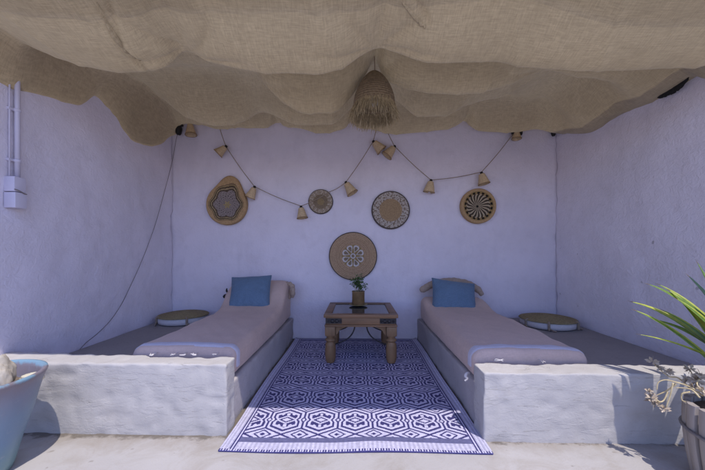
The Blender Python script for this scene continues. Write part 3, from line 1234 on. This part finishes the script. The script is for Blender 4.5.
for (b0, tp) in tips:
    for q in range(26):
        p = b0.lerp(tp, random.uniform(.62, 1.06)) + Vector((random.gauss(0, .014), random.gauss(0, .014), random.gauss(0, .010)))
        d = Vector((random.uniform(-1, 1), random.uniform(-1, 1), random.uniform(-.4, .6))).normalized()
        s_ = d.cross(Vector((random.uniform(-.5, .5), random.uniform(-.5, .5), 1))).normalized()
        L_ = random.uniform(.016, .030)
        vs = [bm.verts.new(p + d * L_ * a_ + s_ * L_ * b_ + Vector((0, 0, c_ * L_))) for a_, b_, c_ in ((0, 0, 0), (.4, .33, .05), (1, 0, -.12), (.4, -.33, .05))]
        bm.faces.new(vs)
obj('foliage', bm, M['leaf'], jar)

# ------------------------------------------------------------------ woven plates on the back wall
GOLD, KHAKI, BROWN, GREY, CREAM, DARK = (.41, .27, .14), (.31, .215, .125), (.17, .11, .07), (.27, .225, .21), (.55, .49, .45), (.018, .015, .014)


def plate(name, u, v, rpx, colf, label, depth=.03, nr=44, na=160, shape=None, dish=.012, coils=16, kind='wall plate', parts=True):
    c = at(u, v, Y=YB - .004)
    rad = rpx * (YB) / F
    bm = bmesh.new()
    cl = bm.loops.layers.color.new('Col')
    rings = []
    for i in range(nr + 1):
        t = i / nr
        ring = []
        for k_ in range(na):
            a = 2 * PI * k_ / na
            s_ = shape(a) if shape else 1.0
            r = rad * t * (1 + (s_ - 1) * t ** 1.5)
            rise = depth * (.55 + .45 * sst(.0, .9, t)) - dish * (1 - t ** 2) + .0028 * abs(math.sin(t * coils * PI))
            if t > .96: rise -= (t - .96) / .04 * .010
            ring.append(bm.verts.new((c.x + r * math.cos(a), c.y - rise, c.z + r * math.sin(a))))
        rings.append(ring)
    back = [bm.verts.new((p.co.x, c.y + .001, p.co.z)) for p in rings[-1]]
    for i in range(nr):
        for k_ in range(na):
            k2 = (k_ + 1) % na
            if i == 0 and False: continue
            f = bm.faces.new((rings[i][k_], rings[i][k2], rings[i + 1][k2], rings[i + 1][k_]))
            paint(f, cl, colf((i + .5) / nr, 2 * PI * (k_ + .5) / na))
    rimc = colf(.999, 0)
    for k_ in range(na):
        k2 = (k_ + 1) % na
        f = bm.faces.new((rings[-1][k_], rings[-1][k2], back[k2], back[k_]))
        paint(f, cl, rimc)
    bmesh.ops.remove_doubles(bm, verts=rings[0], dist=1e-6)
    o = obj(name, bm, M['attr'], origin=tuple(c))
    return tag(o, label, kind, 'woven plates on the back wall')


def col_tear(t, a):
    s_ = .05 * math.cos(6 * (a - .5))
    if t < .15 + .045 * math.cos(6 * a): return (.33, .25, .13)
    tt = t + s_
    if tt < .60:
        q = (a / (2 * PI) * 40 + t * 9)
        return GREY if (int(q) % 2 or int(t * 40) % 3) else (.12, .10, .09)
    if tt < .66: return (.09, .065, .045)
    if tt < .70: return (.34, .26, .15)
    if tt < .75: return (.085, .06, .04)
    if tt < .79: return (.30, .22, .11)
    if tt < .82: return BROWN
    return GOLD


plate('wall_plate', 228, 205, 20.4, col_tear, 'teardrop shaped gold and grey woven plate with a central star', .05,
      shape=lambda a: 1 + .42 * max(0, math.cos(a - R(80))) ** 9 , coils=18)


def col_small(t, a):
    if t > .93: return (.105, .085, .075)
    if t > .60:
        z = noise.noise(Vector((math.cos(a) * 11 * t, math.sin(a) * 11 * t, 2))) + .25 * math.sin(14 * a)
        return (.40, .34, .28) if z > .05 else (.27, .21, .15)
    if t > .28: return (.20, .15, .105) if int(t * 30) % 2 else (.24, .18, .12)
    return (.27, .20, .11)


plate('wall_plate', 320.8, 201.8, 12.4, col_small, 'smallest round woven plate, overlapping the bell garland', .022, coils=10)


def col_mid(t, a):
    if t > .925: return (.10, .08, .07)
    if t > .60:
        z = noise.noise(Vector((math.cos(a) * 15 * t, math.sin(a) * 15 * t, 7))) + .15 * math.sin(22 * a + t * 12)
        return (.42, .37, .33) if z > -.1 else (.20, .15, .115)
    if t > .58: return BROWN
    return (.34, .235, .135) if int(t * 40) % 2 else (.29, .20, .115)


plate('wall_plate', 390.5, 210.3, 19, col_mid, 'round woven plate with dark rim, pale lace ring and solid tan centre', .028)


def col_spiral(t, a):
    if t > .83: return GOLD
    if t > .68:
        q = (a / (2 * PI) * 18) % 1
        rr = ((q - .5) / .32) ** 2 + ((t - .745) / .058) ** 2
        return DARK if rr < 1 else (.27, .18, .08)
    if t < .07: return DARK
    q = (a / (2 * PI) * 18 + 4.2 * t + .5 * math.sin(t * 7)) % 1
    return (.44, .355, .25) if q < .40 else (.045, .035, .027) if q < .8 else (.17, .125, .08)


plate('wall_plate', 477, 206.5, 17.2, col_spiral, 'golden rimmed woven plate with a dark and cream pinwheel swirl', .05, na=288, dish=.02)


def col_flower(t, a):
    if t > .955: return (.075, .06, .05)
    if t > .47: return (.37, .26, .165) if int(t * 44) % 3 else (.31, .21, .13)
    q = (a / (2 * PI) * 8) % 1 - .5
    # petal loops: ring of eight drops
    px, py = (t - .30) / .155, q / (.36 * max(.25, t / .30))
    d = math.hypot(px, py)
    if .68 < d < 1.06: return (.50, .46, .45)
    if t < .115: return (.45, .42, .41) if t > .05 else (.2, .15, .1)
    if d <= .68: return (.20, .155, .11)
    return (.25, .18, .085)


plate('wall_plate', 353, 256, 23.9, col_flower, 'largest round tan woven plate with a white flower, behind the table herb', .03, nr=52, na=192)

# ------------------------------------------------------------------ garlands
def bell(parent, ku, kv, cu, cv, s=1.0, Y=YB - .055):
    k = at(ku, kv, Y=Y)
    c = at(cu, cv, Y=Y)
    ax = (c - k)
    ax.y = random.uniform(-.012, .006)
    ax.normalize()
    q = Vector((0, 0, -1)).rotation_difference(ax)
    Mx = Matrix.Translation(k) @ q.to_matrix().to_4x4()
    bm = bmesh.new()
    s *= random.uniform(.92, 1.08)
    L_ = .105 * s * random.uniform(.94, 1.06)
    pr = []
    for i in range(25):
        t = i / 24
        pr.append((s * (.026 + .027 * t + .0018 * abs(math.sin(t * 8 * PI))), -.012 - L_ * t))
    lathe(bm, [(s * .004, -.008), (s * .02, -.009)] + pr + [(r - .004, z) for r, z in reversed(pr[::4])], seg=26, M=Mx, wob=.14, cap=False)
    b = obj('bell_shade', bm, M['palm'], parent)
    bm = bmesh.new()
    lathe(bm, [(s * .0515, -.012 - L_ * .93), (s * .0565, -.012 - L_ * .95), (s * .0565, -.012 - L_), (s * .05, -.012 - L_)], seg=26, M=Mx, wob=.05, cap=False)
    obj('hem', bm, M['palmdk'], b)
    bm = bmesh.new()
    lathe(bm, [(.005, .014), (.013, .010), (.015, -.004), (.013, -.014), (.008, -.016)], seg=12, M=Mx)
    obj('bulb_socket', bm, M['black'], b)


gL = empty('bell_garland', tuple(at(301, 206, Y=YB - .03)), 'jute string of woven bell shades dipping low over the left bed', 'garland', 'garlands of woven bells')
gR = empty('bell_garland', tuple(at(431, 180, Y=YB - .03)), 'jute string of woven bell shades hung above the right bed', 'garland', 'garlands of woven bells')


def rope(parent, px):
    bm = bmesh.new()
    pts = []
    for (a, b) in zip(px, px[1:]):
        for q in range(8):
            t = q / 8
            sag = 1.2 * math.sin(PI * t)
            pts.append(at(a[0] + (b[0] - a[0]) * t, a[1] + (b[1] - a[1]) * t + sag, Y=YB - .055))
    pts.append(at(*px[-1], Y=YB - .055))
    tube(bm, pts, .0037, 6)
    obj('rope', bm, M['rope'], parent)


rope(gL, [(187, 121), (196, 119), (218, 122), (226, 146.5), (254.5, 186.5), (301, 206), (329, 192), (346, 182), (373, 141.5), (378, 121)])
rope(gR, [(383, 121), (394.5, 146), (431, 180), (481.5, 172), (513, 134), (522, 127)])
bell(gL, 190, 123.5, 191, 131)
bell(gL, 226, 146.5, 221, 151.5, .95)
bell(gL, 254.5, 187, 252, 192.5, .92)
bell(gL, 301, 207, 302, 214)
bell(gL, 346, 182.5, 350, 189)
bell(gL, 373.5, 141.5, 378.5, 146.5)
bell(gR, 394.5, 146.5, 390, 152)
bell(gR, 431, 180.5, 430, 187)
bell(gR, 481.5, 173, 483, 180)
bell(gR, 516.5, 130, 516.2, 137, .85)

# black clips that carry the strings
for (u, v, lab, s_) in ((178.5, 128, 'black bracket at the top of the left corner, beside the first bell', 1.5), (513, 132, 'small black clip left of the last bell on the right', .7), (521, 132, 'small black clip right of the last bell on the right', .7), (553.5, 131.5, 'small black clip at the top of the right corner', 1.0)):
    p = at(u, v, Y=YB - .05)
    bm = bmesh.new()
    lathe(bm, [(.012 * s_, -.045 * s_), (.020 * s_, -.03 * s_), (.024 * s_, .0), (.016 * s_, .03 * s_), (.008 * s_, .06 * s_)], tuple(p), 10, wob=.4)
    tube(bm, [p + Vector((0, .0, .02 * s_)), p + Vector((.01 * s_, .053, .03 * s_))], .007 * s_, 6)
    tube(bm, [p + Vector((0, .0, -.01 * s_)), p + Vector((.035 * s_, -.01, .035 * s_)), p + Vector((.06 * s_, 0, .055 * s_))], .006 * s_, 6)
    tag(obj('wall_clip', bm, M['black'], origin=tuple(p)), lab, 'clip', 'black wall clips')

# ------------------------------------------------------------------ cable, conduit, boxes on the left wall
bm = bmesh.new()
pts = [at(178, 133, Y=YB - .02), at(176, 140, Y=YB - .02), at(172.5, 160, Y=YB - .015)]
pts += [at(u, v, X=XL + .012) for u, v in ((166, 186), (156, 222), (148, 245), (140, 265), (130, 287), (121, 305), (110, 321), (97, 334), (87, 342))]
pts.append(Vector((pts[-1].x + .02, pts[-1].y - .08, .235)))
tube(bm, crom(pts, 8), .0022, 6)
tag(obj('loose_cable', bm, M['cable'], origin=tuple(pts[4])), 'thin brown cable trailing down the left wall from the corner bracket', 'cable')

yb0, yb1, xb1 = 1.652, 1.712, -1.848
zt, zm, zb_ = 1.305, 1.222, 1.135
sw = empty('junction_box', (XL, 1.68, 1.22), 'white two part junction box on the left wall below the conduit', 'junction box')
bm = bmesh.new()
box(bm, (XL - .004, yb0, zm + .002), (xb1, yb1, zt), .004)
sharp(obj('upper_case', bm, M['pvc'], sw))
bm = bmesh.new()
box(bm, (XL - .004, yb0 + .001, zb_), (xb1 + .004, yb1 + .002, zm - .002), .004)
sharp(obj('lower_case', bm, M['pvc'], sw))
bm = bmesh.new()
tube(bm, crom([(xb1 + .003, yb0 - .002, zm + .012), (xb1 + .007, yb0 + .02, zm + .006), (xb1 + .008, yb1 - .02, zm - .004), (xb1 + .004, yb1, zm - .006)], 5), .0028, 6)
obj('seal', bm, M['cable'], sw)
cd = empty('conduit', (XL, 1.70, zt), 'white pipe conduit rising up the left wall from the junction box', 'pipe')
bm = bmesh.new()
tube(bm, [Vector((XL + .020, 1.700, zt + .001)), Vector((XL + .020, 1.700, 2.1))], .0125, 14)
obj('pipe', bm, M['pvc'], cd)
bm = bmesh.new()
tube(bm, [Vector((XL + .012, 1.668, zt + .001)), Vector((XL + .012, 1.668, 2.1))], .0045, 8)
obj('thin_wire', bm, M['pvc'], cd)
for z in (1.40, 1.68):
    bm = bmesh.new()
    lathe(bm, [(.0145, z - .008), (.0165, z - .006), (.0165, z + .006), (.0145, z + .008)], (XL + .020, 1.700, 0), 16)
    box(bm, (XL - .003, 1.66, z - .007), (XL + .016, 1.690, z + .007), .002)
    obj('pipe_clip', bm, M['pvc'], cd)

# ------------------------------------------------------------------ blue glazed pot (left)
GX, GY = -1.536, 1.207
pot = empty('glazed_pot', (GX, GY, 0), 'big blue glazed pot with pale turquoise rim before the left platform', 'plant pot')
bm = bmesh.new()
lathe(bm, [(.10, .0), (.122, .004), (.130, .03), (.152, .12), (.184, .23), (.206, .32), (.218, .366), (.224, .380), (.227, .388), (.225, .395), (.216, .397), (.207, .390), (.200, .372), (.193, .33), (.186, .305)], (GX, GY, 0), 80, wob=.012)
obj('body', bm, M['glaze'], pot)
bm = bmesh.new()
k = 26
ring = [[bm.verts.new((GX + .192 * (i / k) * math.cos(2 * PI * j / 40), GY + .192 * (i / k) * math.sin(2 * PI * j / 40), .322 + .018 * N((i * .3, j, 0), 1, 3))) for j in range(40)] for i in range(1, k + 1)]
for a, b in zip(ring, ring[1:]):
    for j in range(40):
        bm.faces.new((a[j], a[(j + 1) % 40], b[(j + 1) % 40], b[j]))
bm.faces.new(ring[0])
obj('soil', bm, M['soil'], pot)


def blob(bm, c, rx, ry, rz, seed, amp=.25, M_=None):
    r = bmesh.ops.create_icosphere(bm, subdivisions=4, radius=1)
    for v in r['verts']:
        d = v.co.normalized()
        k_ = 1 + amp * noise.noise(d * 1.7 + Vector((seed, 0, 0))) + amp * .5 * noise.noise(d * 4 + Vector((0, seed, 0))) + .06 * noise.noise(d * 11)
        p = Vector((d.x * rx * k_, d.y * ry * k_, d.z * rz * k_))
        v.co = (M_ @ p if M_ is not None else p) + Vector(c)


bm = bmesh.new()
blob(bm, (-1.500, 1.275, .372), .055, .045, .085, 1, .22, Matrix.Rotation(R(10), 3, 'Y'))
stump = tag(obj('dried_stump', bm, M['drywood'], origin=(-1.5, 1.27, .33)), 'bleached dried plant stump standing in the blue glazed pot', 'dried plant')
bm = bmesh.new()
blob(bm, (-1.452, 1.255, .368), .026, .030, .060, 4, .25, Matrix.Rotation(R(-14), 3, 'Y'))
obj('side_shoot', bm, M['drywood'], stump)
bm = bmesh.new()
blob(bm, (-1.545, 1.25, .37), .042, .040, .090, 8, .25)
obj('side_shoot', bm, M['drywood'], stump)
bm = bmesh.new()
blob(bm, (-1.405, 1.325, .352), .048, .032, .020, 3, .2)
tag(obj('pale_stone', bm, M['stone'], origin=(-1.405, 1.325, .33)), 'pale yellowish stone lying inside the blue glazed pot', 'stone')

# ------------------------------------------------------------------ barrel planter (right)
BX, BY, BH = 1.468, 1.20, .292
bar = empty('barrel_planter', (BX, BY, 0), 'weathered wooden barrel planter of upright staves with a hoop', 'planter')
bm = bmesh.new()


def bar_r(z):
    t = z / BH
    return .140 + .034 * math.sin(min(1, t * .85 + .1) * PI * .62)


ns = 19
for k_ in range(ns):
    a0, a1 = 2 * PI * k_ / ns + .035, 2 * PI * (k_ + 1) / ns - .035
    top = BH + random.uniform(-.010, .012)
    dr = random.uniform(-.003, .003)
    lv = []
    for i in range(13):
        z = top * i / 12
        r = bar_r(z) + dr
        row_ = []
        for (a, rr) in ((a0, r - .004), (a0 + .03, r), ((a0 + a1) / 2, r + .003), (a1 - .03, r), (a1, r - .004), (a1, r - .02), (a0, r - .02)):
            row_.append(bm.verts.new((BX + rr * math.cos(a), BY + rr * math.sin(a), z + .001)))
        lv.append(row_)
    for A, B in zip(lv, lv[1:]):
        for q in range(7):
            bm.faces.new((A[q], A[(q + 1) % 7], B[(q + 1) % 7], B[q]))
    bm.faces.new(lv[0]); bm.faces.new(lv[-1])
sharp(obj('staves', bm, M['stave'], bar), 50)
bm = bmesh.new()
lathe(bm, [(bar_r(z) - .024, z) for z in (.01, .06, .12, .18, .24, .27)], (BX, BY, 0), 40)
obj('liner', bm, M['soil'], bar)
for z in (.198,):
    bm = bmesh.new()
    ringp = [Vector((BX + (bar_r(z) + .007) * math.cos(a), BY + (bar_r(z) + .007) * math.sin(a), z + .003 * math.sin(3 * a))) for a in [2 * PI * q / 60 for q in range(61)]]
    tube(bm, ringp, .0065, 8, False)
    obj('hoop', bm, M['hoop'], bar)

# spiky plant
yu = empty('spiky_plant', (BX + .04, BY + .02, .27), 'spiky green and yellow bladed plant growing in the barrel planter', 'plant')
GRN, YEL, DKG = (.17, .28, .045), (.50, .54, .09), (.035, .075, .03)


def blade(base, tip, lift, wd, kind):
    bm = bmesh.new()
    cl = bm.loops.layers.color.new('Col')
    mid = base.lerp(tip, .5) + Vector((0, 0, lift))
    n_ = 18
    P = [base * (1 - t) ** 2 + mid * 2 * t * (1 - t) + tip * t * t for t in [i / n_ for i in range(n_ + 1)]]
    rows_ = []
    for i, p in enumerate(P):
        t = i / n_
        d = (P[min(n_, i + 1)] - P[max(0, i - 1)]).normalized()
        s_ = d.cross(Vector((.15, -.55, 1))).normalized()
        nn_ = s_.cross(d).normalized()
        ww = wd * (.55 + .45 * math.sin(min(1, t * 2.2) * PI / 2)) * (1 - t ** 2.4) + .0006
        rows_.append([bm.verts.new(p + s_ * ww * q + nn_ * ww * .35 * abs(q)) for q in (-1, -.62, -.2, .2, .62, 1)])
    for i in range(n_):
        for q in range(5):
            f = bm.faces.new((rows_[i][q], rows_[i][q + 1], rows_[i + 1][q + 1], rows_[i + 1][q]))
            c = GRN
            if kind == 1: c = YEL if q in (0, 4) else GRN
            if kind == 2: c = DKG if i / n_ > .55 else sc3(GRN, 1.1)
            if kind == 3: c = sc3(YEL, 1.0) if q != 2 else GRN
            if q in (2,): c = sc3(c, 1.25)
            if i >= n_ - 1: c = (.16, .10, .045)
            paint(f, cl, c)
    obj('leaf', bm, M['yucca'], yu)


cb = Vector((BX + .03, BY + .01, .30))
leafs = [((632, 304), 1.52, .12, .013, 3), ((636, 312), 1.48, .10, .011, 1), ((649, 286), 1.46, .13, .014, 0), ((660, 286), 1.48, .12, .013, 1), ((671, 291), 1.42, .10, .015, 3), ((678, 300), 1.38, .08, .013, 1),
         ((690, 276), 1.31, .08, .017, 2), ((700, 262), 1.26, .08, .018, 0), ((640, 337), 1.46, .06, .005, 3), ((712, 280), 1.33, .05, .017, 1), ((725, 255), 1.37, .05, .017, 0), ((655, 322), 1.46, .08, .012, 0), ((664, 312), 1.44, .09, .013, 1), ((738, 290), 1.32, .06, .017, 1)]
for (uv, Y, lift, wd, kd) in leafs:
    b0 = cb + Vector((random.uniform(-.03, .03), random.uniform(-.03, .03), random.uniform(.0, .10)))
    blade(b0, at(uv[0] - 5, uv[1] - 3, Y=Y), lift, wd * 2.2, kd)
for k_ in range(16):
    a = R(-15 + k_ * 7 + random.uniform(-8, 8))
    ln = random.uniform(.30, .46)
    b0 = cb + Vector((.03 + random.uniform(-.02, .02), random.uniform(-.02, .02), random.uniform(0, .1)))
    tp = b0 + Vector((abs(math.cos(a)) * ln * .6 + .04, math.sin(a) * ln * .5 - .02, random.uniform(.12, .40)))
    if tp.x > XR - .06 and tp.y > 1.44:
        tp.x = XR - .08
    blade(b0, tp, .10, .026, k_ % 3)
bm = bmesh.new()
tube(bm, crom([(cb.x, cb.y, .25), (cb.x + .01, cb.y, .33), (cb.x + .015, cb.y, .43)], 5), [.022] * 10 + [.016], 10)
obj('stalk', bm, M['stave'], yu)

# dried flowers spilling over the edge
df = empty('dried_flowers', (BX - .08, BY + .08, .28), 'dried curling flower stems spilling over the barrel planter edge', 'dried flowers')


def px3(L):
    return [at(u, v, Y=Y) for u, v, Y in L]


stem_sets = [
    [(703, 396, 1.27), (690, 387, 1.29), (675, 382, 1.31), (665, 380, 1.33), (658, 383, 1.34), (657, 390, 1.34)],
    [(700, 398, 1.26), (692, 390, 1.28), (682, 388, 1.30), (676, 388, 1.31)],
    [(673, 383, 1.31), (670, 396, 1.31), (666, 408, 1.31)],
    [(690, 392, 1.28), (682, 394, 1.29), (682, 400, 1.29), (686, 402, 1.28)],
    [(676, 384, 1.31), (668, 390, 1.33), (660, 394, 1.34), (652, 397, 1.35)],
    [(690, 388, 1.3), (678, 378, 1.36), (668, 376, 1.40), (656, 366, 1.43), (653, 362, 1.44)],
    [(697, 386, 1.3), (693, 376, 1.34), (690, 370, 1.36)],
    [(668, 392, 1.32), (664, 400, 1.32), (660, 402, 1.32), (656, 399, 1.33)],
    [(702, 392, 1.27), (697, 384, 1.28), (700, 378, 1.3)],
]
bm = bmesh.new()
for s_ in stem_sets:
    P = crom(px3(s_), 7)
    n_ = len(P)
    tube(bm, P, [.0034 * (1 - .5 * i / n_) for i in range(n_)], 6)
obj('stems', bm, M['drystem'], df)
heads = [(653, 361.5, 1.44, .020), (651, 398, 1.35, .022), (656, 403, 1.34, .018), (650, 392, 1.36, .014), (669, 371, 1.40, .016), (690, 369, 1.36, .02), (697, 381, 1.30, .024), (703, 390, 1.27, .024), (694, 388, 1.29, .018), (664, 409, 1.31, .016), (701, 376, 1.30, .022), (660, 368, 1.42, .014), (687, 379, 1.33, .016)]
for (u, v, Y, r) in heads:
    bm = bmesh.new()
    r *= 1.25
    c = at(u, v, Y=Y)
    for k_ in range(26):
        d = Vector((random.uniform(-1, 1), random.uniform(-1, 1), random.uniform(-1, 1))).normalized()
        s_ = d.orthogonal().normalized()
        b2 = d.cross(s_)
        L_ = r * random.uniform(.7, 1.25)
        ww = L_ * .24
        vs = [bm.verts.new(c + d * L_ * a_ + s_ * ww * b_ + b2 * ww * c_) for a_, b_, c_ in ((0.05, 0, 0), (.55, 1, .2), (1, .1, .5), (.6, -1, .2))]
        bm.faces.new(vs)
    obj('flower_head', bm, M['dry'], df, False)
